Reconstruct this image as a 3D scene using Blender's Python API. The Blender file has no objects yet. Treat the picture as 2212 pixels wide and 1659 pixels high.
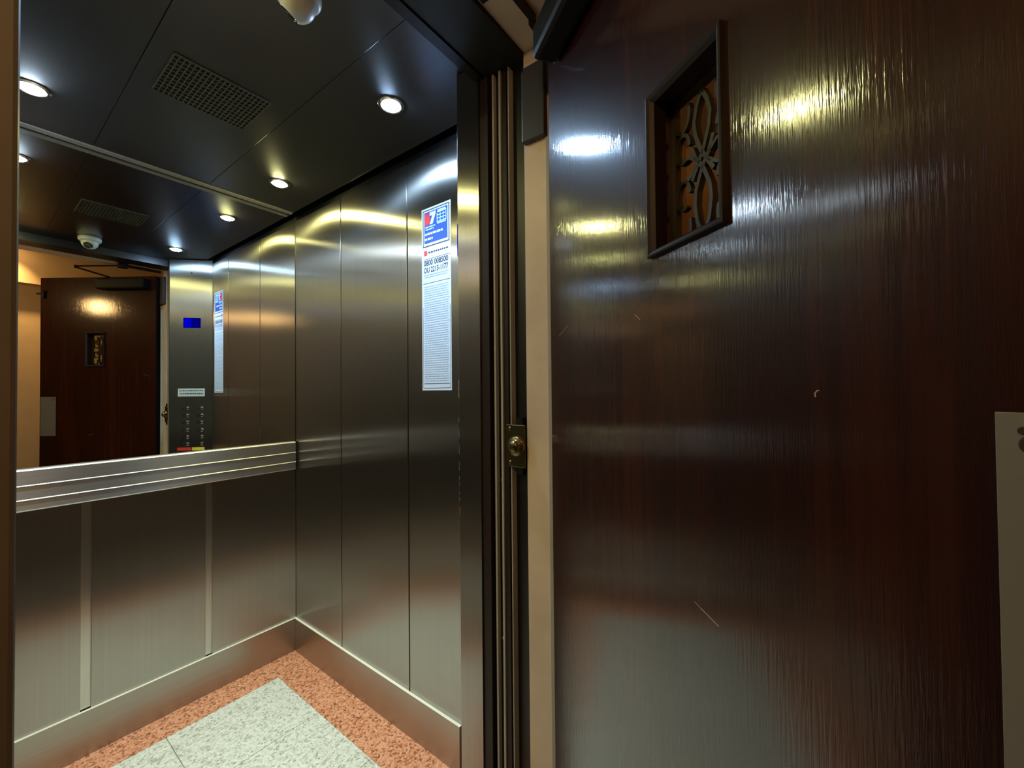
import bpy, bmesh, math, random
from mathutils import Vector, Matrix

random.seed(4)
scene = bpy.context.scene
COL = scene.collection

# ------------------------------------------------------------------ camera, world, exposure
H = 1.32                                  # lens height above the floor
F_PX, YAW, PITCH, ROLL = 885.1, math.radians(36.4545), math.radians(0.8604), math.radians(-0.5376)

def camera():
    fw0 = Vector((math.cos(YAW), math.sin(YAW), 0)); rt0 = Vector((math.sin(YAW), -math.cos(YAW), 0)); up0 = Vector((0, 0, 1))
    cp, sp = math.cos(PITCH), math.sin(PITCH)
    fw = fw0 * cp + up0 * sp
    up1 = -fw0 * sp + up0 * cp
    cr, sr = math.cos(ROLL), math.sin(ROLL)
    rt = rt0 * cr + up1 * sr
    up = -rt0 * sr + up1 * cr
    cd = bpy.data.cameras.new('camera')
    co = bpy.data.objects.new('camera', cd); COL.objects.link(co)
    cd.sensor_fit = 'HORIZONTAL'; cd.sensor_width = 36.0
    cd.lens = F_PX / 2212 * 36.0
    cd.clip_start = 0.02; cd.clip_end = 50
    m = Matrix((rt, up, -fw)).transposed().to_4x4()
    m.translation = Vector((0, 0, H))
    co.matrix_world = m
    scene.camera = co
camera()

world = bpy.data.worlds.new('world'); scene.world = world
world.use_nodes = True
world.node_tree.nodes['Background'].inputs[0].default_value = (0.02, 0.02, 0.025, 1)
world.node_tree.nodes['Background'].inputs[1].default_value = 0.2

vs = scene.view_settings
vs.view_transform = 'Standard'; vs.look = 'None'; vs.gamma = 1.0; vs.exposure = 0.0
vs.use_curve_mapping = False

LED_POWER = 1.0
LED_COOL = (0.66, 0.84, 1.0)
LED_BLUE = (0.46, 0.70, 1.0)
LED_WARM = (1.0, 0.95, 0.38)
HALL_WARM = (1.0, 0.60, 0.24)

# ------------------------------------------------------------------ key positions (metres)
XW, XL, D = 1.0456, -0.105, 2.1716         # right cab wall, left cab wall, rear wall / mirror
ZC = 2.239                                 # cab ceiling
YE = 1.0004                                # where the side walls stop
PX, PY = 0.870, 0.753                     # splayed return edge at the entrance
PLX = 0.040
HX, HY, DA = 0.852, 0.5105, math.radians(55.13)   # hall door hinge and swing
YF0, YF1 = 0.53, 0.607                     # landing wall faces
JX, JLX, ZH = 0.886, 0.0295, 2.214         # landing opening

# ------------------------------------------------------------------ helpers
def link(o, parent=None):
    COL.objects.link(o)
    if parent: o.parent = parent
    return o

def obj(name, bm, mats, parent=None, smooth=False):
    me = bpy.data.meshes.new(name)
    bmesh.ops.recalc_face_normals(bm, faces=bm.faces)
    bm.to_mesh(me); bm.free()
    if not isinstance(mats, (list, tuple)): mats = [mats]
    for m in mats: me.materials.append(m)
    if smooth:
        for p in me.polygons: p.use_smooth = True
    o = bpy.data.objects.new(name, me)
    return link(o, parent)

def thing(name, label, cat, loc=(0, 0, 0), rot=0.0, group=None):
    o = bpy.data.objects.new(name, None); o.empty_display_size = 0.05
    link(o); o.location = loc; o.rotation_euler = (0, 0, rot)
    return tag(o, label, cat, group)

def tag(o, label, cat, group=None, kind=None):
    if label: o['label'] = label
    if cat: o['category'] = cat
    if group: o['group'] = group
    if kind: o['kind'] = kind
    return o

def struct(o, label=None, cat=None):
    o['kind'] = 'structure'
    return tag(o, label, cat)

def box(bm, x0, x1, y0, y1, z0, z1, bev=0.0, mat=0):
    r = bmesh.ops.create_cube(bm, size=1.0)
    vsx = r['verts']
    for v in vsx:
        v.co = Vector((x0 + (v.co.x + .5) * (x1 - x0), y0 + (v.co.y + .5) * (y1 - y0), z0 + (v.co.z + .5) * (z1 - z0)))
    fs = list({f for v in vsx for f in v.link_faces})
    for f in fs: f.material_index = mat
    if bev > 0:
        es = list({e for v in vsx for e in v.link_edges})
        rr = bmesh.ops.bevel(bm, geom=es, offset=bev, segments=2, affect='EDGES', profile=0.5)
        for f in rr['faces']: f.material_index = mat
    return bm

def prism(bm, pts, z0, z1, mat=0):
    """vertical prism from a plan outline"""
    a = [bm.verts.new((p[0], p[1], z0)) for p in pts]
    b = [bm.verts.new((p[0], p[1], z1)) for p in pts]
    n = len(pts)
    fs = [bm.faces.new(a[::-1]), bm.faces.new(b)]
    for i in range(n):
        fs.append(bm.faces.new((a[i], a[(i + 1) % n], b[(i + 1) % n], b[i])))
    for f in fs: f.material_index = mat

def lathe(bm, prof, axis='Z', n=32, org=(0, 0, 0), mat=0):
    """revolve (radius, height) profile"""
    rings = []
    org = Vector(org)
    for r, h_ in prof:
        ring = []
        if r < 1e-6:
            p = {'Z': Vector((0, 0, h_)), 'Y': Vector((0, h_, 0)), 'X': Vector((h_, 0, 0))}[axis]
            ring = [bm.verts.new(org + p)]
        else:
            for i in range(n):
                t = 2 * math.pi * i / n
                c, s = r * math.cos(t), r * math.sin(t)
                p = {'Z': Vector((c, s, h_)), 'Y': Vector((c, h_, s)), 'X': Vector((h_, c, s))}[axis]
                ring.append(bm.verts.new(org + p))
        rings.append(ring)
    for a, b in zip(rings, rings[1:]):
        for i in range(n):
            j = (i + 1) % n
            if len(a) == 1 and len(b) == 1: continue
            if len(a) == 1: f = bm.faces.new((a[0], b[i], b[j]))
            elif len(b) == 1: f = bm.faces.new((a[i], a[j], b[0]))
            else: f = bm.faces.new((a[i], a[j], b[j], b[i]))
            f.material_index = mat

def ribbon(bm, pts, w, y0, y1, mat=0):
    """flat bar following a polyline in the XZ plane, width w, from y0 to y1"""
    n = len(pts); L = []; R = []
    for i, p in enumerate(pts):
        a = pts[max(i - 1, 0)]; b = pts[min(i + 1, n - 1)]
        dx, dz = b[0] - a[0], b[1] - a[1]; l = math.hypot(dx, dz) or 1
        nx, nz = -dz / l * w / 2, dx / l * w / 2
        L.append([bm.verts.new((p[0] + nx, y, p[1] + nz)) for y in (y0, y1)])
        R.append([bm.verts.new((p[0] - nx, y, p[1] - nz)) for y in (y0, y1)])
    for i in range(n - 1):
        for q in ((L[i][0], L[i + 1][0], R[i + 1][0], R[i][0]), (L[i][1], R[i][1], R[i + 1][1], L[i + 1][1]),
                  (L[i][0], L[i][1], L[i + 1][1], L[i + 1][0]), (R[i][0], R[i + 1][0], R[i + 1][1], R[i][1])):
            bm.faces.new(q).material_index = mat
    for i in (0, n - 1):
        bm.faces.new((L[i][0], R[i][0], R[i][1], L[i][1])).material_index = mat

def tube(bm, pts, r, n=10, mat=0):
    pts = [Vector(p) for p in pts]; rings = []
    for i, p in enumerate(pts):
        t = (pts[min(i + 1, len(pts) - 1)] - pts[max(i - 1, 0)]).normalized()
        a = t.cross(Vector((0, 0, 1)))
        if a.length < .1: a = t.cross(Vector((1, 0, 0)))
        a.normalize(); b = t.cross(a)
        rings.append([bm.verts.new(p + a * r * math.cos(2 * math.pi * k / n) + b * r * math.sin(2 * math.pi * k / n)) for k in range(n)])
    for a, b in zip(rings, rings[1:]):
        for k in range(n):
            bm.faces.new((a[k], a[(k + 1) % n], b[(k + 1) % n], b[k])).material_index = mat
    bm.faces.new(rings[0][::-1]).material_index = mat; bm.faces.new(rings[-1]).material_index = mat

def bar(bm, a, b, w, t, mat=0):
    """flat horizontal bar from a to b, width w (in plan) and thickness t"""
    a = Vector(a); b = Vector(b); d = (b - a); n = Vector((-d.y, d.x, 0)).normalized() * w / 2
    up = Vector((0, 0, t / 2)); vsx = []
    for p in (a, b):
        for s1, s2 in ((1, 1), (1, -1), (-1, -1), (-1, 1)):
            vsx.append(bm.verts.new(p + n * s1 + up * s2))
    A, B = vsx[:4], vsx[4:]
    for q in [A, B[::-1]] + [(A[i], B[i], B[(i + 1) % 4], A[(i + 1) % 4]) for i in range(4)]:
        bm.faces.new(q).material_index = mat

# ------------------------------------------------------------------ materials
def new_mat(name):
    m = bpy.data.materials.new(name); m.use_nodes = True
    nt = m.node_tree; b = nt.nodes['Principled BSDF']
    return m, nt, b

def plain(name, col, rough=0.5, metal=0.0, coat=0.0, spec=0.5):
    m, nt, b = new_mat(name)
    b.inputs['Base Color'].default_value = (*col, 1)
    b.inputs['Roughness'].default_value = rough
    b.inputs['Metallic'].default_value = metal
    b.inputs['Coat Weight'].default_value = coat
    b.inputs['Specular IOR Level'].default_value = spec
    return m

def mapping(nt, scale, coord='Object'):
    tc = nt.nodes.new('ShaderNodeTexCoord'); mp = nt.nodes.new('ShaderNodeMapping')
    nt.links.new(tc.outputs[coord], mp.inputs[0]); mp.inputs['Scale'].default_value = scale
    return mp

def noise(nt, vec, scale, detail=3, rough=.5, dist=0.0):
    n = nt.nodes.new('ShaderNodeTexNoise'); n.inputs['Scale'].default_value = scale
    n.inputs['Detail'].default_value = detail; n.inputs['Roughness'].default_value = rough
    n.inputs['Distortion'].default_value = dist
    nt.links.new(vec.outputs[0], n.inputs['Vector']); return n

def ramp(nt, src, stops, out='Fac'):
    r = nt.nodes.new('ShaderNodeValToRGB'); nt.links.new(src.outputs[out], r.inputs[0])
    e = r.color_ramp.elements
    while len(e) < len(stops): e.new(.5)
    for el, (p, c) in zip(e, stops):
        el.position = p; el.color = (*c, 1) if len(c) == 3 else c
    return r

def steel(name, col, rough, aniso, tangent=None, grain=(220, 220, 1.5), bump=0.02, rvar=0.008):
    """brushed stainless steel; tangent = world direction across the grain"""
    m, nt, b = new_mat(name)
    b.inputs['Metallic'].default_value = 1.0
    b.inputs['Anisotropic'].default_value = aniso
    if tangent == 'radial':
        t = nt.nodes.new('ShaderNodeTangent'); t.direction_type = 'RADIAL'; t.axis = 'Z'
        nt.links.new(t.outputs[0], b.inputs['Tangent'])
    elif tangent:
        t = nt.nodes.new('ShaderNodeCombineXYZ')
        for i in range(3): t.inputs[i].default_value = tangent[i]
        nt.links.new(t.outputs[0], b.inputs['Tangent'])
    mp = mapping(nt, grain)
    n = noise(nt, mp, 1.0, 4)
    mp2 = mapping(nt, (1, 1, 1)); n2 = noise(nt, mp2, 3.5, 3)
    c = ramp(nt, n, [(0.3, tuple(x * .93 for x in col)), (0.7, col)])
    nt.links.new(c.outputs[0], b.inputs['Base Color'])
    mr = nt.nodes.new('ShaderNodeMapRange'); nt.links.new(n2.outputs['Fac'], mr.inputs[0])
    mr.inputs['From Min'].default_value = .3; mr.inputs['From Max'].default_value = .7
    mr.inputs['To Min'].default_value = rough - rvar; mr.inputs['To Max'].default_value = rough + rvar
    nt.links.new(mr.outputs[0], b.inputs['Roughness'])
    bp = nt.nodes.new('ShaderNodeBump'); bp.inputs['Strength'].default_value = bump; bp.inputs['Distance'].default_value = .001
    nt.links.new(n.outputs['Fac'], bp.inputs['Height']); nt.links.new(bp.outputs[0], b.inputs['Normal'])
    return m

S_X = steel('brushed_steel_side', (.42, .395, .36), .285, 1.0, (0, 1, 0))
S_Y = steel('brushed_steel_rear', (.42, .395, .36), .285, 1.0, (1, 0, 0))
S_YB = steel('brushed_steel_strip', (.62, .59, .54), .30, .9, (1, 0, 0))
S_R = steel('brushed_steel_panel', (.47, .45, .42), .285, 1.0, 'radial')
S_CEIL = steel('ceiling_steel', (.13, .13, .14), .30, .6, (1, 0, 0), grain=(220, 2, 220), bump=.01)
S_RAIL = steel('handrail_steel', (.62, .60, .60), .30, .8, (0, 0, 1), grain=(1.5, 220, 220))
S_SKIRT = steel('skirting_steel', (.44, .40, .35), .34, .6, (0, 0, 1), grain=(2, 2, 220))
EDGE = plain('painted_lit_edge', (.72, .69, .58), .35)  # lamp light along the skirting tops put into a pale colour
S_ISO = plain('satin_steel', (.60, .57, .52), .45, 1.0)
STEEL_DARK = plain('dark_steel', (.05, .05, .055), .35, 1.0)
CHROME = plain('chrome', (.75, .75, .75), .12, 1.0)
MIRROR = plain('mirror_silver', (.80, .82, .79), .0, 1.0)
BLACK = plain('black_paint', (.006, .006, .007), .45)
BLACK_METAL = plain('black_closer_enamel', (.004, .004, .0045), .5, spec=.2)
BROWN_PAINT = plain('dark_brown_enamel', (.020, .010, .006), .5, spec=.25)
GREY_EDGE = plain('worn_grey_edge', (.38, .35, .30), .5, spec=.3)
WHITE_PLASTIC = plain('white_plastic', (.42, .42, .39), .4)
DOME_GLASS = plain('smoked_dome', (.01, .01, .012), .08, coat=1)
BRASS = plain('aged_brass', (.20, .15, .07), .28, 1.0)
RED_PL = plain('red_plastic', (.55, .03, .02), .4)
YELLOW_PL = plain('yellow_plastic', (.65, .50, .05), .4)

def emit(name, col, strength):
    m = bpy.data.materials.new(name); m.use_nodes = True; nt = m.node_tree
    nt.nodes.clear()
    o = nt.nodes.new('ShaderNodeOutputMaterial'); e = nt.nodes.new('ShaderNodeEmission')
    e.inputs[0].default_value = (*col, 1); e.inputs[1].default_value = strength
    nt.links.new(e.outputs[0], o.inputs[0]); return m

E_COOL = emit('led_cool', LED_COOL, 520 * LED_POWER)
E_BLUEW = emit('led_blue_white', LED_BLUE, 500 * LED_POWER)
E_WARM = emit('led_warm', LED_WARM, 420 * LED_POWER)
E_HALL = emit('hall_bulb', HALL_WARM, 85)
E_BLUE = emit('display_blue', (0.0, 0.0, 1.0), 0.8)
E_BLUE2 = emit('display_dark_blue', (0.0, 0.0, 1.0), 0.25)

def painted_wall(name, col, dirt=.10, rough=.6):
    m, nt, b = new_mat(name)
    n = noise(nt, mapping(nt, (1, 1, 1)), 6, 5, .6)
    c = ramp(nt, n, [(0.30, tuple(x * (1 - dirt) for x in col)), (0.62, col)])
    nt.links.new(c.outputs[0], b.inputs['Base Color']); b.inputs['Roughness'].default_value = rough
    n2 = noise(nt, mapping(nt, (1, 1, 1)), 90, 3)
    bp = nt.nodes.new('ShaderNodeBump'); bp.inputs['Strength'].default_value = .12; bp.inputs['Distance'].default_value = .002
    nt.links.new(n2.outputs['Fac'], bp.inputs['Height']); nt.links.new(bp.outputs[0], b.inputs['Normal'])
    return m
CREAM = painted_wall('cream_wall_paint', (.74, .55, .33))
SHADED_JAMB = painted_wall('shaded_jamb_paint', (.15, .135, .125), .12, .4)  # left jamb: shadow of a person standing before it put into the colour
CREAM_JAMB = painted_wall('cream_jamb_paint', (.70, .54, .40), .16, .45)
CEIL_WHITE = painted_wall('hall_ceiling_paint', (.55, .52, .47))

def granite(name, base, dark, light, scale=260):
    m, nt, b = new_mat(name)
    mp = mapping(nt, (1, 1, 1))
    v = nt.nodes.new('ShaderNodeTexVoronoi'); v.inputs['Scale'].default_value = scale * .6
    nt.links.new(mp.outputs[0], v.inputs['Vector'])
    n = noise(nt, mp, scale, 3, .7)
    sep = nt.nodes.new('ShaderNodeSeparateColor'); nt.links.new(v.outputs['Color'], sep.inputs[0])
    mx = nt.nodes.new('ShaderNodeMath'); mx.operation = 'ADD'
    mul = nt.nodes.new('ShaderNodeMath'); mul.operation = 'MULTIPLY'; mul.inputs[1].default_value = .45
    nt.links.new(sep.outputs[0], mul.inputs[0]); nt.links.new(mul.outputs[0], mx.inputs[0])
    mul2 = nt.nodes.new('ShaderNodeMath'); mul2.operation = 'MULTIPLY'; mul2.inputs[1].default_value = .6
    nt.links.new(n.outputs['Fac'], mul2.inputs[0]); nt.links.new(mul2.outputs[0], mx.inputs[1])
    c = ramp(nt, mx, [(0.28, dark), (0.42, base), (0.72, light)], out=0)
    nt.links.new(c.outputs[0], b.inputs['Base Color']); b.inputs['Roughness'].default_value = .22
    return m
G_WHITE = granite('white_granite', (.52, .52, .455), (.30, .30, .25), (.66, .655, .59), 230)
G_RED = granite('red_granite', (.50, .185, .085), (.14, .055, .035), (.66, .33, .21), 230)
G_HALL = granite('hall_granite', (.030, .022, .018), (.010, .008, .007), (.06, .045, .035), 230)
GROUT = plain('grout', (.16, .15, .12), .8)

def wood():
    m, nt, b = new_mat('varnished_mahogany')
    mp = mapping(nt, (60, 60, 1.2)); n = noise(nt, mp, 1.0, 5, .6, .3)
    mp3 = mapping(nt, (5, 5, .5)); n3 = noise(nt, mp3, 1.0, 4, .55, .6)
    mix = nt.nodes.new('ShaderNodeMath'); mix.operation = 'ADD'
    a = nt.nodes.new('ShaderNodeMath'); a.operation = 'MULTIPLY'; a.inputs[1].default_value = .45
    c_ = nt.nodes.new('ShaderNodeMath'); c_.operation = 'MULTIPLY'; c_.inputs[1].default_value = .55
    nt.links.new(n.outputs['Fac'], a.inputs[0]); nt.links.new(n3.outputs['Fac'], c_.inputs[0])
    nt.links.new(a.outputs[0], mix.inputs[0]); nt.links.new(c_.outputs[0], mix.inputs[1])
    c = ramp(nt, mix, [(0.30, (.008, .0009, .0004)), (0.52, (.021, .0026, .0008)), (0.70, (.046, .0088, .0018))], out=0)
    nt.links.new(c.outputs[0], b.inputs['Base Color'])
    b.inputs['Roughness'].default_value = .42; b.inputs['Specular IOR Level'].default_value = .1
    b.inputs['Coat Weight'].default_value = 1.0; b.inputs['Coat Roughness'].default_value = .11
    b.inputs['Coat IOR'].default_value = 1.6
    # fine vertical polishing texture of the varnish
    g = noise(nt, mapping(nt, (330, 330, 14)), 1.0, 3, .6)
    g2 = noise(nt, mapping(nt, (9, 9, 5)), 1.0, 2, .5)
    add = nt.nodes.new('ShaderNodeMath'); add.operation = 'ADD'
    m2 = nt.nodes.new('ShaderNodeMath'); m2.operation = 'MULTIPLY'; m2.inputs[1].default_value = .7
    nt.links.new(g2.outputs['Fac'], m2.inputs[0]); nt.links.new(g.outputs['Fac'], add.inputs[0]); nt.links.new(m2.outputs[0], add.inputs[1])
    bp = nt.nodes.new('ShaderNodeBump'); bp.inputs['Strength'].default_value = .55; bp.inputs['Distance'].default_value = .0004
    nt.links.new(add.outputs[0], bp.inputs['Height'])
    nt.links.new(bp.outputs[0], b.inputs['Normal']); nt.links.new(bp.outputs[0], b.inputs['Coat Normal'])
    return m
WOOD = wood()
WOOD_DARK = plain('dark_varnished_frame', (.010, .003, .0025), .5, coat=.0, spec=.35)
IRON = plain('olive_painted_iron', (.028, .021, .009), .4, spec=.3)

def rusty_plate():
    m, nt, b = new_mat('grey_painted_plate')
    n = noise(nt, mapping(nt, (1, 1, 1)), 28, 4, .6)
    c = ramp(nt, n, [(0.70, (.17, .165, .145)), (0.735, (.10, .055, .025)), (0.80, (.03, .02, .015))])
    nt.links.new(c.outputs[0], b.inputs['Base Color']); b.inputs['Roughness'].default_value = .5
    return m
PLATE = rusty_plate()
STICK_WHITE = plain('sticker_white', (.55, .60, .66), .4)
STICK_BLUE = plain('sticker_blue', (.004, .06, .32), .4)
STICK_RED = plain('sticker_red', (.70, .03, .05), .4)
STICK_INK = plain('sticker_ink', (.015, .025, .07), .5)
STICK_GREY = plain('sticker_fine_print', (.26, .33, .45), .5)
STICK_CYAN = plain('sticker_light_blue', (.45, .70, .85), .5)

# ------------------------------------------------------------------ cab floor
def cab_floor():
    bm = bmesh.new()
    x0, x1, y0, y1 = XL - .02, XW + .02, .70, D + .02
    box(bm, x0, x1, y0, y1, -.03, -.002, mat=2)
    bx0, bx1, by0, by1 = .05, .893, .93, 2.023
    # red border, four strips
    box(bm, x0, x1, by1, y1, -.01, 0, mat=0)
    box(bm, x0, x1, y0, by0, -.01, 0, mat=0)
    box(bm, x0, bx0, by0, by1, -.01, 0, mat=0)
    box(bm, bx1, x1, by0, by1, -.01, 0, mat=0)
    xs = [bx0, .075, .484, bx1]; ys = [by0, .944, 1.305, 1.667, by1]
    g = .0011
    for i in range(3):
        for j in range(4):
            if i == 0 or j == 0:
                pass
            box(bm, xs[i] + g, xs[i + 1] - g, ys[j] + g, ys[j + 1] - g, -.01, 0, mat=1)
    o = obj('floor', bm, [G_RED, G_WHITE, GROUT])
    struct(o, 'elevator floor of white granite tiles with a red granite border', 'floor')
cab_floor()

# ------------------------------------------------------------------ cab walls
def lip(bm):
    for f in bm.faces:
        f.normal_update()
        if f.normal.z > .5: f.material_index = 1
    return bm

def cab_walls():
    ZT = 2.215
    # rear wall, steel panels below the mirror
    bm = bmesh.new()
    box(bm, XL, XW + .012, D + .006, D + .03, 0, 2.30, mat=0)
    for a, b in ((XL, .273), (.3005, .655), (.680, XW)):
        box(bm, a, b, D, D + .008, 0, 1.0, bev=.0012, mat=1)
    o = obj('wall_back', bm, [S_YB, S_Y])
    struct(o, 'rear elevator wall of brushed steel panels below the mirror', 'wall')
    # right wall
    bm = bmesh.new()
    box(bm, XW + .008, XW + .03, YE, D + .02, 0, 2.30)
    ys = [(YE, 1.2745), (1.2815, 1.7435), (1.7505, D - .002)]
    for a, b in ys:
        box(bm, XW, XW + .010, a, b, 0, ZT, bev=.0014, mat=1)
    o = obj('wall_right', bm, [STEEL_DARK, S_X])
    struct(o, 'right elevator wall of tall brushed steel panels', 'wall')
    bm = bmesh.new()
    box(bm, XL - .03, XL - .008, YE, D + .02, 0, 2.30)
    for a, b in ys:
        box(bm, XL - .010, XL, a, b, 0, ZT, bev=.0014, mat=1)
    o = obj('wall_left', bm, [STEEL_DARK, S_X])
    struct(o, 'left elevator wall of tall brushed steel panels', 'wall')
    # left splayed return at the entrance
    bm = bmesh.new()
    prism(bm, [(XL, YE), (PLX, PY), (PLX - .02, PY - .012), (XL - .03, PY - .012), (XL - .03, YE)], 0, 2.24)
    o = obj('wall_front', bm, S_R)
    struct(o, 'splayed steel return left of the elevator entrance', 'wall')
    # skirtings
    bm = bmesh.new(); box(bm, XL, XW - .012, D - .012, D, 0, .162, bev=.0012)
    struct(obj('baseboard_back', lip(bm), [S_SKIRT, EDGE]), 'brushed steel skirting along the rear elevator wall', 'baseboard')
    bm = bmesh.new(); box(bm, XW - .012, XW, YE + .002, D, 0, .162, bev=.0012)
    struct(obj('baseboard_right', lip(bm), [S_SKIRT, EDGE]), 'brushed steel skirting along the right elevator wall', 'baseboard')
    bm = bmesh.new(); box(bm, XL, XL + .012, YE + .002, D - .012, 0, .162, bev=.0012)
    struct(obj('baseboard_left', lip(bm), [S_SKIRT, EDGE]), 'brushed steel skirting along the left elevator wall', 'baseboard')
    # ceiling: three dark polished panels with seams
    bm = bmesh.new()
    xs = [XL + .03, .2925, .652, XW - .028]
    for a, b in zip(xs, xs[1:]):
        box(bm, a + .0008, b - .0008, PY + .012, 2.128, ZC, ZC + .02, bev=.0006)
    box(bm, XL - .03, XW + .03, PY, D + .03, 2.30, 2.32, mat=1)
    struct(obj('ceiling', bm, [S_CEIL, BLACK]), 'dark polished steel elevator ceiling with recessed lamps', 'ceiling')
    bm = bmesh.new(); box(bm, XL + .03, XW - .03, 2.134, 2.163, ZC - .004, ZC + .02, bev=.001)
    struct(obj('trim_1', bm, plain('satin_grey_trim', (.20, .185, .16), .45)), 'light metal trim between ceiling and mirror', 'trim')
    # header over the entrance
    bm = bmesh.new(); box(bm, XL - .03, XW + .03, .735, PY + .010, 2.196, 2.32)
    struct(obj('trim_2', bm, STEEL_DARK), 'dark header strip over the elevator entrance', 'trim')
cab_walls()

# mirror
bm = bmesh.new(); box(bm, XL + .002, XW - .004, D - .0005, D + .005, 1.045, 2.236)
o = obj('mirror', bm, MIRROR)
tag(o, 'large wall mirror above the handrail on the rear elevator wall', 'mirror')

# handrail
def handrail():
    t = thing('handrail', 'flat brushed steel handrail with two ridges below the mirror', 'handrail', (.47, D, .92))
    y1 = D - .03
    bm = bmesh.new()
    z0, z1 = .924 - .92, 1.067 - .92
    x0, x1 = XL + .004 - .47, 1.0335 - .47
    # extruded profile, front face with three bands separated by two thin ridges
    prof = [(-.006, z0), (-.022, z0 + .0015), (-.024, z0 + .006),
            (-.024, .0415), (-.0275, .0423), (-.0275, .0432), (-.024, .0458),
            (-.024, .0895), (-.0275, .0903), (-.0275, .0912), (-.024, .0938),
            (-.024, z1 - .005), (-.0210, z1 - .0010), (-.006, z1)]
    a = [bm.verts.new((x0, y, z)) for y, z in prof]; b = [bm.verts.new((x1, y, z)) for y, z in prof]
    bm.faces.new(a); bm.faces.new(b[::-1])
    for i in range(len(prof)):
        j = (i + 1) % len(prof); f = bm.faces.new((a[i], b[i], b[j], a[j]))
        if prof[j][1] - prof[i][1] < .006 and prof[j][0] > prof[i][0]: f.material_index = 1
    obj('rail', bm, [S_RAIL, S_ISO], t)
    for x in (-.42, 0, .42):
        bm = bmesh.new(); box(bm, x - .02, x + .02, -.007, 0, .03, .11)
        obj('bracket', bm, STEEL_DARK, t)
handrail()

# ------------------------------------------------------------------ ceiling fittings
def downlight(x, y, mat, label, power, col):
    t = thing('ceiling_light', label, 'light', (x, y, ZC - .0005), 0, 'round recessed ceiling lamps')
    bm = bmesh.new()
    lathe(bm, [(.0300, -.001), (.0315, -.004), (.0375, -.003), (.041, .0005)], n=40)
    obj('bezel', bm, CHROME, t, True)
    bm = bmesh.new()
    lathe(bm, [(0, -.012), (.010, -.0115), (.020, -.0085), (.027, -.0045), (.0298, -.001)], n=40)
    obj('lens', bm, mat, t, True)
    ld = bpy.data.lights.new('spot', 'SPOT'); ld.energy = power; ld.color = col
    ld.spot_size = math.radians(96); ld.spot_blend = 1.0; ld.shadow_soft_size = .028
    lo = bpy.data.objects.new('lamp_beam', ld); link(lo, t); lo.location = (0, 0, -.014)
downlight(.8224, 1.0804, E_BLUEW, 'bright bluish white ceiling lamp nearest the notice and entrance', 72, LED_BLUE)
downlight(.8367, 1.8789, E_WARM, 'yellowish ceiling lamp near the rear right corner', 42, LED_WARM)
downlight(.1261, 1.8744, E_COOL, 'white ceiling lamp at the rear left above the mirror', 60, LED_COOL)
downlight(.126, 1.0804, E_WARM, 'yellowish ceiling lamp at the front left, seen only as a glint on the mahogany door', 42, LED_WARM)

def vent():
    t = thing('vent_grille', 'dark rectangular perforated vent grille in the elevator ceiling', 'vent', (.4635, 1.48, ZC))
    w, l = .242, .212
    bm = bmesh.new()
    # bars around the slots
    nx, ny = 20, 11
    dx, dy = w / nx, l / ny
    for i in range(nx + 1):
        x = -w / 2 + i * dx; box(bm, x - .0016, x + .0016, -l / 2, l / 2, -.0035, -.0005)
    for j in range(ny + 1):
        y = -l / 2 + j * dy; box(bm, -w / 2, w / 2, y - .0017, y + .0017, -.0036, -.0004)
    obj('grid', bm, plain('vent_metal', (.075, .070, .045), .5, .3), t)
    bm = bmesh.new(); box(bm, -w / 2, w / 2, -l / 2, l / 2, -.0009, -.0003)
    obj('backing', bm, BLACK, t)
vent()

def dome_camera():
    t = thing('security_camera', 'small white dome security camera under the elevator ceiling', 'camera', (.456, .935, ZC))
    bm = bmesh.new()
    lathe(bm, [(0, 0), (.046, 0), (.050, -.004), (.050, -.018), (.044, -.026), (.038, -.027)], n=40)
    obj('housing', bm, WHITE_PLASTIC, t, True)
    R_ = .038; c0 = Vector((0, 0, -.030)); q = Vector((-.30, .62, -.72)).to_track_quat('Z', 'Y')
    bm = bmesh.new()
    lathe(bm, [(0, -R_)] + [(R_ * math.cos(math.radians(a)), R_ * math.sin(math.radians(a))) for a in range(-80, 56, 9)] + [(.0205, .0316)], n=36)
    bmesh.ops.transform(bm, matrix=Matrix.Translation(c0) @ q.to_matrix().to_4x4(), verts=bm.verts)
    eye = obj('eyeball', bm, WHITE_PLASTIC, t, True)
    bm = bmesh.new()
    lathe(bm, [(.0205, .0316), (.0200, .0290), (.0120, .0275), (0, .0285)], n=36)
    bmesh.ops.transform(bm, matrix=Matrix.Translation(c0) @ q.to_matrix().to_4x4(), verts=bm.verts)
    obj('lens', bm, DOME_GLASS, eye, True)
dome_camera()

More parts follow.
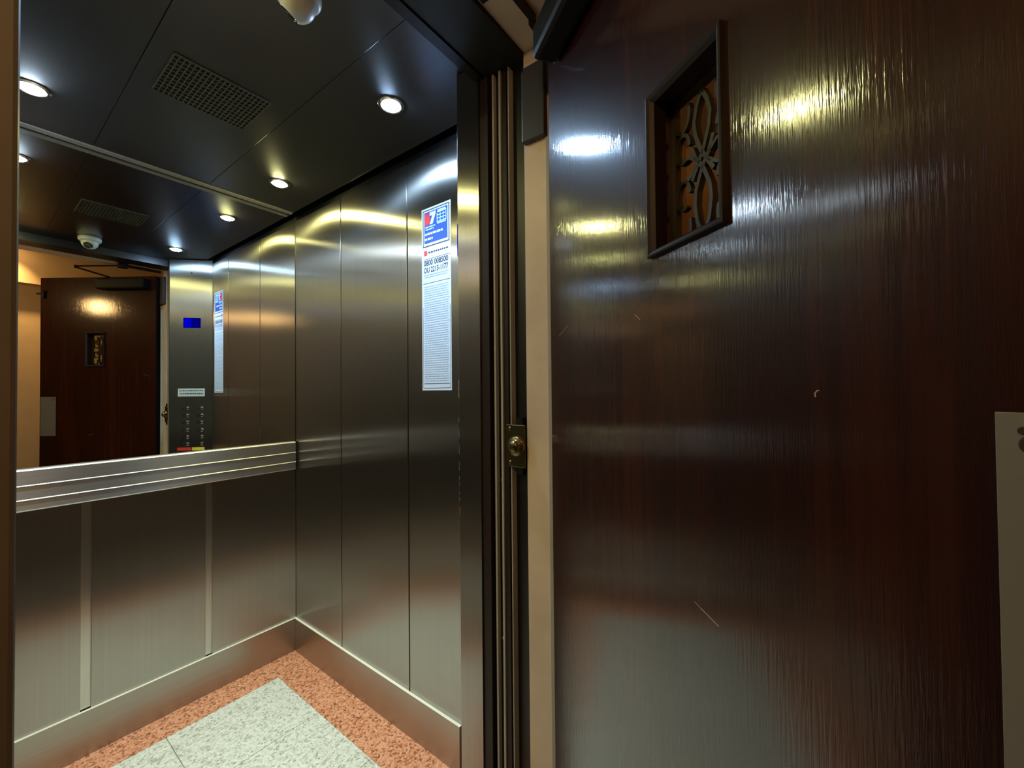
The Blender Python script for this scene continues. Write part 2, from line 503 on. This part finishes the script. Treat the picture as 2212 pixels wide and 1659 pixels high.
# ------------------------------------------------------------------ operating panel on the right splayed return
QX, QY, CY = .855, .820, 1.004             # panel edge by the entrance and its far corner on the side wall
def control_panel():
    ex, ey = XW - QX, CY - QY; L = math.hypot(ex, ey); ang = math.atan2(ey, ex)
    t = thing('control_panel', 'tall brushed steel elevator operating panel with buttons and blue display', 'control panel', (QX, QY, 0), ang)
    # local x along the face, +y looks into the cab
    bm = bmesh.new(); box(bm, 0, L - .002, -.012, 0, 0, 2.236, bev=.0008)
    obj('faceplate', bm, S_R, t)
    bm = bmesh.new(); box(bm, .084, .190, .0001, .0022, 1.768, 1.836, bev=.0006)
    dsp = obj('display', bm, E_BLUE2, t); dsp['label'] = 'small glowing blue display'
    bm = bmesh.new(); box(bm, .088, .132, .0022, .0026, 1.772, 1.832)
    obj('lit_area', bm, E_BLUE, dsp)
    bm = bmesh.new(); lathe(bm, [(0, .002), (.005, .0015), (.005, 0)], 'Y', 16, (.134, 0, 2.145))
    obj('indicator', bm, BLACK, t, True)
    bm = bmesh.new(); box(bm, .052, .216, .0001, .0012, 1.298, 1.352)
    lab = obj('label_plate', bm, plain('pale_label', (.45, .47, .42), .5), t)
    bm = bmesh.new()
    for k, z in enumerate((1.336, 1.316)):
        x = .062
        while x < .204:
            w = random.uniform(.006, .014); box(bm, x, min(x + w, .207), .0012, .0015, z - .003, z + .004); x += w + .003
    obj('lettering', bm, STICK_INK, lab)
    first = None
    for z in (1.216, 1.167, 1.120, 1.068, 1.020, .972):
        for x in (.110, .198):
            if first is None:
                bm = bmesh.new(); lathe(bm, [(0, .0022), (.0095, .0022), (.0110, .0010)], 'Y', 24)
                b = obj('button', bm, CHROME, t, True)
                bm = bmesh.new(); lathe(bm, [(.0111, .0005), (.0116, .0020), (.0136, .0018), (.0146, .0001)], 'Y', 24)
                ring = obj('ring', bm, BLACK, b, True)
                bm = bmesh.new(); box(bm, -.031, -.018, .0001, .0008, -.008, .008)
                pl = obj('floor_tag', bm, BLACK, b)
                first = (b, ring, pl)
            else:
                b = first[0].copy(); link(b, t)
                for c in first[1:]:
                    q = c.copy(); link(q, b)
            b.location = (x, 0, z)
    bm = bmesh.new(); box(bm, .048, .133, .0001, .0006, .930, .950)
    obj('alarm_key', bm, RED_PL, t)['label'] = 'red alarm key'
    bm = bmesh.new(); box(bm, .139, .215, .0001, .0006, .930, .950)
    obj('door_key', bm, YELLOW_PL, t)['label'] = 'yellow key'
    # narrow steel jamb that closes the panel towards the entrance
    bm = bmesh.new()
    prism(bm, [(PX, PY), (QX - .0005, QY), (QX + .02, QY - .004), (PX + .02, PY)], 0, 2.236)
    j = obj('entrance_jamb', bm, S_R); struct(j); j.name = 'trim_8'
    tag(j, 'narrow brushed steel jamb at the right side of the elevator entrance', 'trim')
control_panel()

# ------------------------------------------------------------------ notice sticker on the right wall
def text_mesh(s, size, w=None):
    cu = bpy.data.curves.new('t', 'FONT'); cu.body = s; cu.size = size; cu.offset = size * .022
    o = bpy.data.objects.new('t', cu); COL.objects.link(o)
    dg = bpy.context.evaluated_depsgraph_get()
    me = bpy.data.meshes.new_from_object(o.evaluated_get(dg))
    bpy.data.objects.remove(o); bpy.data.curves.remove(cu)
    return me

def sticker():
    y0, y1, z0, z1 = 1.192, 1.038, 1.322, 2.006           # left edge, right edge, bottom, top
    t = thing('notice_sticker', 'tall white and blue printed notice on the right steel wall', 'sticker', (XW, y0, z0))
    W, HT = y0 - y1, z1 - z0
    # local frame: u to the right (world -Y), v up
    def plate(bm, u0, u1, v0, v1, lv, mat=0):
        d_ = .0006 + .0003 * lv
        box(bm, -d_, -d_ + .0003, -u1, -u0, v0, v1, mat=mat)
    bm = bmesh.new(); box(bm, -.0006, -.00005, -W, 0, 0, HT); obj('backing', bm, STICK_WHITE, t)
    hb = HT - .146
    bm = bmesh.new(); plate(bm, .007, W - .007, hb, HT - .007, 1); obj('dark_border', bm, STICK_INK, t)
    bm = bmesh.new(); plate(bm, .011, W - .011, hb + .004, HT - .011, 2); obj('pale_border', bm, STICK_WHITE, t)
    bm = bmesh.new(); plate(bm, .016, W - .016, hb + .013, HT - .016, 3); obj('blue_field', bm, STICK_BLUE, t)
    # logo: red block with a white slanted seven
    def poly(bm, pts, lv, mat=0):
        d_ = .0006 + .0003 * lv
        a = [bm.verts.new((-d_, -u, v)) for u, v in pts]; b = [bm.verts.new((-d_ + .0003, -u, v)) for u, v in pts]
        bm.faces.new(a); bm.faces.new(b[::-1])
        for i in range(len(pts)):
            bm.faces.new((a[i], b[i], b[(i + 1) % len(pts)], a[(i + 1) % len(pts)]))
    T = HT - .020
    bm = bmesh.new()
    poly(bm, [(.019, T - .002), (.034, T - .002), (.040, T - .022), (.040, T - .001), (.046, T - .001), (.046, T - .040), (.035, T - .044), (.019, T - .044)], 4)
    lg = obj('logo', bm, STICK_RED, t); lg['label'] = 'red and white company emblem'
    bm = bmesh.new()
    poly(bm, [(.046, T), (.078, T), (.078, T - .010), (.062, T - .045), (.046, T - .045), (.060, T - .013), (.046, T - .013)], 5)
    obj('emblem_stroke', bm, STICK_WHITE, lg)
    # little building pictogram
    bm = bmesh.new()
    poly(bm, [(.088, T), (.128, T), (.134, T - .010), (.085, T - .010)], 4)
    for k in range(3):
        plate(bm, .086, .132, T - .018 - k * .012 - .003, T - .018 - k * .012, 4)
    for u in (.084, .100, .116, .130):
        plate(bm, u, u + .003, T - .052, T - .012, 4)
    plate(bm, .084, .133, T - .052, T - .047, 4)
    obj('pictogram', bm, STICK_CYAN, t)
    # lettering
    def words(name, u0, v0, u1, hgt, lv, mat, wmin=.006, wmax=.016, gap=.003):
        bm = bmesh.new(); u = u0
        while u < u1:
            w = random.uniform(wmin, wmax); plate(bm, u, min(u + w, u1), v0, v0 + hgt, lv); u += w + gap
        return obj(name, bm, mat, t)
    words('emblem_caption', .022, T - .055, .075, .0045, 5, STICK_CYAN, .010, .02)
    words('emblem_caption', .024, T - .064, .068, .0045, 5, STICK_CYAN, .010, .02)
    words('headline', .020, T - .083, .115, .008, 5, STICK_WHITE, .008, .02)
    words('headline', .020, T - .102, .062, .008, 5, STICK_WHITE, .008, .02)
    # company line
    bm = bmesh.new(); plate(bm, .013, .030, hb - .032, hb - .013, 1); obj('small_mark', bm, STICK_RED, t)
    words('company_line', .036, hb - .026, W - .012, .006, 1, STICK_INK, .005, .012)
    words('rule', .014, hb - .047, W - .004, .0016, 1, STICK_INK, .1, .2, 0)
    # phone numbers, legible in the photo
    for s, v, hgt in (('0800 008500', hb - .071, .021), ('OU 2213-1177', hb - .098, .021)):
        me = text_mesh(s, .03)
        xs = [q.co.x for q in me.vertices]; zs = [q.co.y for q in me.vertices]
        sx = (W - .026) / (max(xs) - min(xs)); sy = hgt / (max(zs) - min(zs))
        for q in me.vertices:
            x, y = (q.co.x - min(xs)) * sx + .012, (q.co.y - min(zs)) * sy + v
            q.co = Vector((-.0010, -x, y))
        me.materials.clear(); me.materials.append(STICK_INK)
        o = bpy.data.objects.new('phone_number', me); link(o, t)
    words('fine_print', .012, hb - .108, W - .012, .0035, 1, STICK_GREY, .02, .03, .002)
    words('fine_print', .016, hb - .116, W - .020, .0035, 1, STICK_GREY, .02, .03, .002)
    words('rule', .008, hb - .138, W - .006, .0016, 1, STICK_INK, .1, .2, 0)
    # long body text
    bm = bmesh.new(); v = hb - .152
    while v > .030:
        u = .014
        if abs(v - .25) < .006 or abs(v - .335) < .006:
            plate(bm, .010, W - .008, v, v + .0018, 1); v -= .010; continue
        while u < W - .014:
            w = random.uniform(.004, .013); w = min(w, W - .014 - u); plate(bm, u, u + w, v, v + .0030, 1); u += w + .0025
        v -= .0083
    obj('body_text', bm, STICK_GREY, t)
    bm = bmesh.new()
    plate(bm, .012, W - .010, .024, .0262, 1)
    plate(bm, .005, W - .005, .008, .0095, 1); plate(bm, .005, .0062, .008, .31, 1); plate(bm, W - .0062, W - .005, .008, .31, 1)
    obj('border_line', bm, STICK_INK, t)
sticker()

# ------------------------------------------------------------------ gap between cab and landing
def gap():
    # dark painted post made of stacked vertical profiles
    bm = bmesh.new()
    zt = 2.20
    box(bm, .905, .93, YF1, PY + .02, 0, zt + .1, mat=1)                   # dark back of the slot
    box(bm, .8745, .91, .722, .7515, 0, zt, bev=.001, mat=0)
    box(bm, .893, .91, .690, .722, 0, zt, mat=1)
    box(bm, .884, .91, .664, .680, 0, zt, bev=.001, mat=0)
    o = obj('trim_3', bm, [BROWN_PAINT, BLACK])
    struct(o, 'dark brown painted steel post between elevator and landing', 'trim')
    for y, x, w in ((.708, .8805, .006), (.6845, .8800, .0065), (.6575, .8845, .0035)):
        bm = bmesh.new(); box(bm, x, x + .028, y - w / 2, y + w / 2, 0, zt, bev=.0006)
        obj('edge_lip', bm, GREY_EDGE, o)
    bm = bmesh.new()
    box(bm, JLX - .3, .93, YF1 + .001, .734, 2.201, 2.45)
    struct(obj('trim_4', bm, BLACK), 'black soffit in the gap above the elevator sill', 'trim')
    bm = bmesh.new()
    box(bm, -.25, .93, YF1, .70, -.03, -.004, mat=1)
    for k in range(5):
        y = .625 + k * .016; box(bm, -.02, .90, y, y + .008, -.006, 0)
    struct(obj('trim_5', bm, [CHROME, BLACK]), 'ribbed metal sill at the elevator threshold', 'trim')
gap()

def brass_lock():
    t = thing('brass_roller', 'old brass lock roller on a plate fixed to the dark post', 'lock', (.884, .640, 1.172))
    bm = bmesh.new(); box(bm, -.004, 0, -.030, .031, -.056, .056, bev=.0012)
    obj('plate', bm, BRASS, t)
    bm = bmesh.new()
    lathe(bm, [(.026, -.004), (.0265, -.010), (.024, -.014), (.0185, -.013), (.0165, -.016), (.0155, -.022), (.011, -.026), (0, -.027)], 'X', 36, (0, -.004, 0))
    obj('roller', bm, BRASS, t, True)
    for z in (-.045, .045):
        bm = bmesh.new(); lathe(bm, [(.006, -.004), (.005, -.0065), (0, -.0075)], 'X', 16, (0, .018, z))
        obj('screw', bm, BRASS, t, True)
    bm = bmesh.new(); box(bm, 0, .02, -.02, .0, -.075, .075)
    obj('lock_case', bm, BLACK_METAL, t)
brass_lock()

for z, y in ((1.075, .694), (.645, .694)):
    bm = bmesh.new(); lathe(bm, [(.0045, 0), (.0045, -.005), (0, -.006)], 'X', 12, (.893, y, z))
    o = obj('bolt', bm, CHROME, None, True)
    tag(o, 'small shiny bolt between the grey lips, ' + ('upper one just below the brass roller' if z > 1 else 'lower one near knee height'), 'bolt')

# ------------------------------------------------------------------ landing (hall)
def hall():
    HXL, HXR, HYF, HZ = -3.4, 2.3, -1.15, 2.60
    bm = bmesh.new(); box(bm, HXL - .05, HXR + .05, HYF - .05, YF1, -.04, -.0005)
    struct(obj('floor_hall', bm, G_HALL), 'dark stone floor of the landing outside the elevator', 'floor')
    bm = bmesh.new(); box(bm, HXL - .05, HXR + .05, HYF - .05, YF0, HZ, HZ + .04)
    struct(obj('ceiling_hall', bm, CEIL_WHITE), 'pale ceiling of the landing', 'ceiling')
    bm = bmesh.new(); box(bm, HXL - .05, HXR + .05, HYF - .06, HYF, 0, HZ)
    box(bm, HXL, HXR, HYF, HYF + .12, 2.27, HZ)
    struct(obj('wall_hall_far', bm, CREAM), 'cream wall of the landing facing the elevator', 'wall')
    bm = bmesh.new(); box(bm, HXL - .06, HXL, HYF, YF1, 0, HZ)
    struct(obj('wall_hall_left', bm, CREAM), 'cream left wall of the landing', 'wall')
    bm = bmesh.new(); box(bm, HXR, HXR + .06, HYF, YF1, 0, HZ)
    struct(obj('wall_hall_right', bm, CREAM), 'cream right wall of the landing', 'wall')
    # wall with the opening
    bm = bmesh.new()
    box(bm, HXL, -.22, YF0, YF1, 0, HZ)
    box(bm, JX + .012, HXR, YF0 + .001, YF1, 0, HZ)
    box(bm, -.22, JX + .012, YF0 + .001, YF1, ZH + .012, HZ)
    struct(obj('wall_hall_front', bm, CREAM), 'cream landing wall around the elevator opening', 'wall')
    bm = bmesh.new()
    box(bm, JX, JX + .03, YF0, YF1 + .0005, 0, ZH + .012, bev=.0015)
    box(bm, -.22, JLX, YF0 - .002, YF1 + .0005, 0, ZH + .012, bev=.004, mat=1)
    box(bm, JLX, JX + .03, .43, YF1 + .0005, ZH, ZH + .16, bev=.0015)
    struct(obj('trim_6', bm, [CREAM_JAMB, SHADED_JAMB]), 'cream painted door frame of the landing opening', 'trim')
    # thin grey stop edge beside the door hinge
    bm = bmesh.new(); box(bm, .874, .8855, YF0 - .006, YF0 + .004, 0, 1.955, bev=.0008)
    struct(obj('trim_7', bm, GREY_EDGE), 'thin grey chipped door stop beside the mahogany door', 'trim')
hall()

def pendant():
    t = thing('pendant_lamp', 'round warm glass pendant lamp hanging in the landing', 'lamp', (-.34, -.04, 2.10))
    bm = bmesh.new(); lathe(bm, [(.0, .498), (.05, .498), (.05, .47), (.006, .455), (.006, .09), (.03, .085), (.030, .050)], 'Z', 24)
    obj('rod', bm, CHROME, t, True)
    bm = bmesh.new(); lathe(bm, [(.030, .050), (.048, .030), (.056, 0), (.048, -.03), (.028, -.050), (0, -.057)], 'Z', 28)
    obj('globe', bm, E_HALL, t, True)
pendant()

def wall_fill():  # added fill lamp, out of view, brightens the far landing wall
    t = thing('added_wall_light', 'added unseen fill spotlight brightening the cream landing wall', 'light', (.25, -.88, 2.598))
    bm = bmesh.new(); lathe(bm, [(.030, -.001), (.032, -.004), (.042, -.003), (.045, .001)], 'Z', 32)
    obj('bezel', bm, CHROME, t, True)
    bm = bmesh.new(); lathe(bm, [(0, -.002), (.030, -.001)], 'Z', 32)
    obj('lens', bm, E_HALL, t, True)
    ld = bpy.data.lights.new('spot', 'SPOT'); ld.energy = 40; ld.color = HALL_WARM
    ld.spot_size = math.radians(75); ld.spot_blend = 1.0; ld.shadow_soft_size = .025
    lo = bpy.data.objects.new('lamp_beam', ld); link(lo, t); lo.location = (0, 0, -.01); lo.rotation_euler = (math.radians(-12), 0, 0)
wall_fill()

# ------------------------------------------------------------------ the mahogany hall door
def hall_door():
    d = bpy.data.objects.new('door_1', None); link(d)
    d.location = (HX, HY, 0); d.rotation_euler = (0, 0, math.pi + DA)
    struct(d, 'open varnished mahogany landing door with a small grille window', 'door')
    # local x from hinge to free edge, -y faces the camera, +y the landing wall
    WD, ZT, TH = .8655, 2.172, .045
    s0, s1, z0, z1 = .388, .5145, 1.529, 1.759
    bm = bmesh.new()
    xs = [0, s0, s1, WD]; zs = [.008, z0, z1, ZT]
    V = {}
    for i, x in enumerate(xs):
        for j, z in enumerate(zs):
            for k, y in enumerate((0, TH)): V[i, j, k] = bm.verts.new((x, y, z))
    for i in range(3):
        for j in range(3):
            if i == 1 and j == 1: continue
            bm.faces.new([V[i, j, 0], V[i + 1, j, 0], V[i + 1, j + 1, 0], V[i, j + 1, 0]])
            bm.faces.new([V[i, j, 1], V[i, j + 1, 1], V[i + 1, j + 1, 1], V[i + 1, j, 1]])
    for j in range(3):
        bm.faces.new([V[0, j, 0], V[0, j + 1, 0], V[0, j + 1, 1], V[0, j, 1]])
        bm.faces.new([V[3, j, 0], V[3, j, 1], V[3, j + 1, 1], V[3, j + 1, 0]])
    for i in range(3):
        bm.faces.new([V[i, 0, 0], V[i, 0, 1], V[i + 1, 0, 1], V[i + 1, 0, 0]])
        bm.faces.new([V[i, 3, 0], V[i + 1, 3, 0], V[i + 1, 3, 1], V[i, 3, 1]])
    for a, b in (((1, 1), (2, 1)), ((2, 1), (2, 2)), ((2, 2), (1, 2)), ((1, 2), (1, 1))):
        bm.faces.new([V[a[0], a[1], 0], V[a[0], a[1], 1], V[b[0], b[1], 1], V[b[0], b[1], 0]])
    obj('door_leaf', bm, WOOD, d)
    # window moulding
    bm = bmesh.new()
    prof = [(0.004, .02), (0.003, -.0005), (-.0015, -.006), (-.0060, -.0088), (-.0085, -.0080), (-.0090, .0005)]
    loops = []
    for off, y in prof:   # off > 0 shrinks into the opening
        loops.append([bm.verts.new(p) for p in ((s0 + off, y, z0 + off), (s1 - off, y, z0 + off), (s1 - off, y, z1 - off), (s0 + off, y, z1 - off))])
    for a, b in zip(loops, loops[1:]):
        for i in range(4):
            j = (i + 1) % 4; bm.faces.new((a[i], a[j], b[j], b[i]))
    obj('window_frame', bm, WOOD_DARK, d)
    # wrought iron grille
    bm = bmesh.new(); gy0, gy1 = .034, .044; w = .0062
    def arc(cx, cz, rx, rz, a0, a1, n=20):
        return [(cx + rx * math.cos(math.radians(a0 + (a1 - a0) * i / n)), cz + rz * math.sin(math.radians(a0 + (a1 - a0) * i / n))) for i in range(n + 1)]
    cx, cz = .449, .5 * (z0 + z1)
    for m_ in (1, -1):
        # upper and lower pointed petals crossing in the middle, mirrored left and right
        up = [(cx + m_ * x, cz + z) for x, z in ((0, .100), (.010, .080), (.0150, .060), (.012, .040), (.003, .016), (-.004, .004), (-.010, -.006), (-.020, -.022))]
        lo = [(cx + m_ * x, cz - z) for x, z in ((0, .110), (.011, .085), (.0150, .060), (.013, .040), (.004, .018), (-.004, .004), (-.011, .006 - .010), (-.020, -.026))]
        ribbon(bm, up, w, gy0, gy1); ribbon(bm, lo, w, gy0, gy1)
        for q in (1, -1):
            # scrolls
            ribbon(bm, arc(cx + m_ * .039, cz + q * .035, .0135, .021, 180 if m_ > 0 else 0, -120 if m_ > 0 else 300), w * .85, gy0 + .001, gy1 - .001)
            ribbon(bm, arc(cx + m_ * .040, cz + q * .085, .015, .024, 150 if m_ > 0 else 30, 340 if m_ > 0 else -160), w * .85, gy0 + .001, gy1 - .001)
            ribbon(bm, [(cx + m_ * .010, cz + q * .004), (cx + m_ * .026, cz + q * .016), (cx + m_ * .038, cz + q * .014)], w * .8, gy0, gy1)
    for x in (s0 + .004, s1 - .004): ribbon(bm, [(x, z0), (x, z1)], .008, gy0, gy1)
    for z in (z0 + .004, z1 - .004): ribbon(bm, [(s0, z), (s1, z)], .008, gy0, gy1)
    obj('grille', bm, IRON, d)['label'] = 'wrought iron scroll grille'
    # lock cover plate near the free edge
    bm = bmesh.new(); box(bm, .7445, .860, -.002, 0, 1.018, 1.302, bev=.0006)
    pl = obj('door_plate', bm, PLATE, d); pl['label'] = 'grey painted metal plate with rust spots'
    bm = bmesh.new()
    lathe(bm, [(0, -.0024), (.0052, -.0026), (.0068, -.0018)], 'Y', 14, (.7615, 0, 1.281))
    lathe(bm, [(0, -.0024), (.0022, -.0026), (.003, -.0018)], 'Y', 10, (.7575, 0, 1.290))
    obj('rust_hole', bm, plain('rust', (.03, .014, .006), .8), pl)
    # hinge edge strip
    bm = bmesh.new(); box(bm, -.004, .0, .004, .040, .01, 2.16)
    obj('hinge_strip', bm, BLACK_METAL, d)
    # closer body and arms
    bm = bmesh.new()
    box(bm, .045, .395, -.062, -.002, 2.072, 2.150, bev=.012)
    cl = obj('door_closer', bm, BLACK_METAL, d, False); cl['label'] = 'black hydraulic door closer'
    c_, s_ = math.cos(DA), math.sin(DA)
    def loc(x, y, z):                        # world point into door coordinates
        px, py = x - HX, y - HY; return (-px * c_ - py * s_, px * s_ - py * c_, z)
    bm = bmesh.new()
    el = loc(.475, .315, 2.192); br = loc(.665, .556, 2.196); sp = (.330, -.032, 2.165)
    bar(bm, sp, (el[0], el[1], 2.184), .020, .006)
    obj('lower_arm', bm, BLACK_METAL, cl)
    bm = bmesh.new(); bar(bm, el, br, .018, .006)
    lathe(bm, [(0, -.012), (.011, -.012), (.011, .006), (0, .006)], 'Z', 16, el)
    obj('upper_arm', bm, BLACK_METAL, cl)
    bm = bmesh.new(); lathe(bm, [(.012, 2.148), (.012, 2.168), (0, 2.168)], 'Z', 16, (sp[0], sp[1], 0))
    obj('spindle', bm, BLACK_METAL, cl)
    # catch near the free edge at the top
    bm = bmesh.new()
    box(bm, .826, .846, -.016, 0, 2.022, 2.082, bev=.002); box(bm, .822, .885, -.012, -.003, 2.050, 2.062, bev=.001)
    box(bm, .812, .834, -.010, 0, 2.070, 2.078, bev=.001)
    obj('catch', bm, BLACK_METAL, d)
    # chips and scratches in the varnish
    sm = plain('bare_scratch', (.45, .33, .28), .6)
    def scratch(pts, w):
        bm = bmesh.new(); ribbon(bm, pts, w, -.0003, .0002); obj('scratch', bm, sm, d)
    scratch([(.470, 1.0305), (.499, 1.0225)], .0008)
    scratch([(.458, 1.034), (.474, 1.029)], .0004)
    scratch([(.6228, 1.3105), (.6224, 1.3142), (.6246, 1.3170), (.6265, 1.3168)], .0012)
    scratch([(.335, 1.442), (.349, 1.431)], .0006)
    scratch([(.045, 1.444), (.092, 1.462)], .0005)
hall_door()

bm = bmesh.new()
bar(bm, (.700, .5255, 2.203), (.812, .5235, 2.203), .011, .018); bar(bm, (.806, .530, 2.200), (.872, .531, 2.200), .012, .016)
struct(obj('trim_9', bm, BROWN_PAINT), 'dark metal stop bar under the landing frame head', 'trim')
# hinge block on the frame above the cream jamb
bm = bmesh.new()
box(bm, .868, .8855, .534, .603, 1.962, 2.150, bev=.003)
box(bm, .872, .8855, .534, .600, 2.150, 2.160, bev=.002)
o = obj('hinge_block', bm, plain('dark_grey_metal', (.030, .026, .027), .5))
tag(o, 'dark grey metal hinge block on the cream frame above the jamb', 'hinge')
# bracket of the closer arm under the frame head
bm = bmesh.new(); box(bm, .640, .690, .540, .580, ZH - .036, ZH, bev=.002)
o = obj('arm_bracket', bm, BLACK_METAL)
tag(o, 'black bracket under the frame head holding the closer arm', 'bracket')
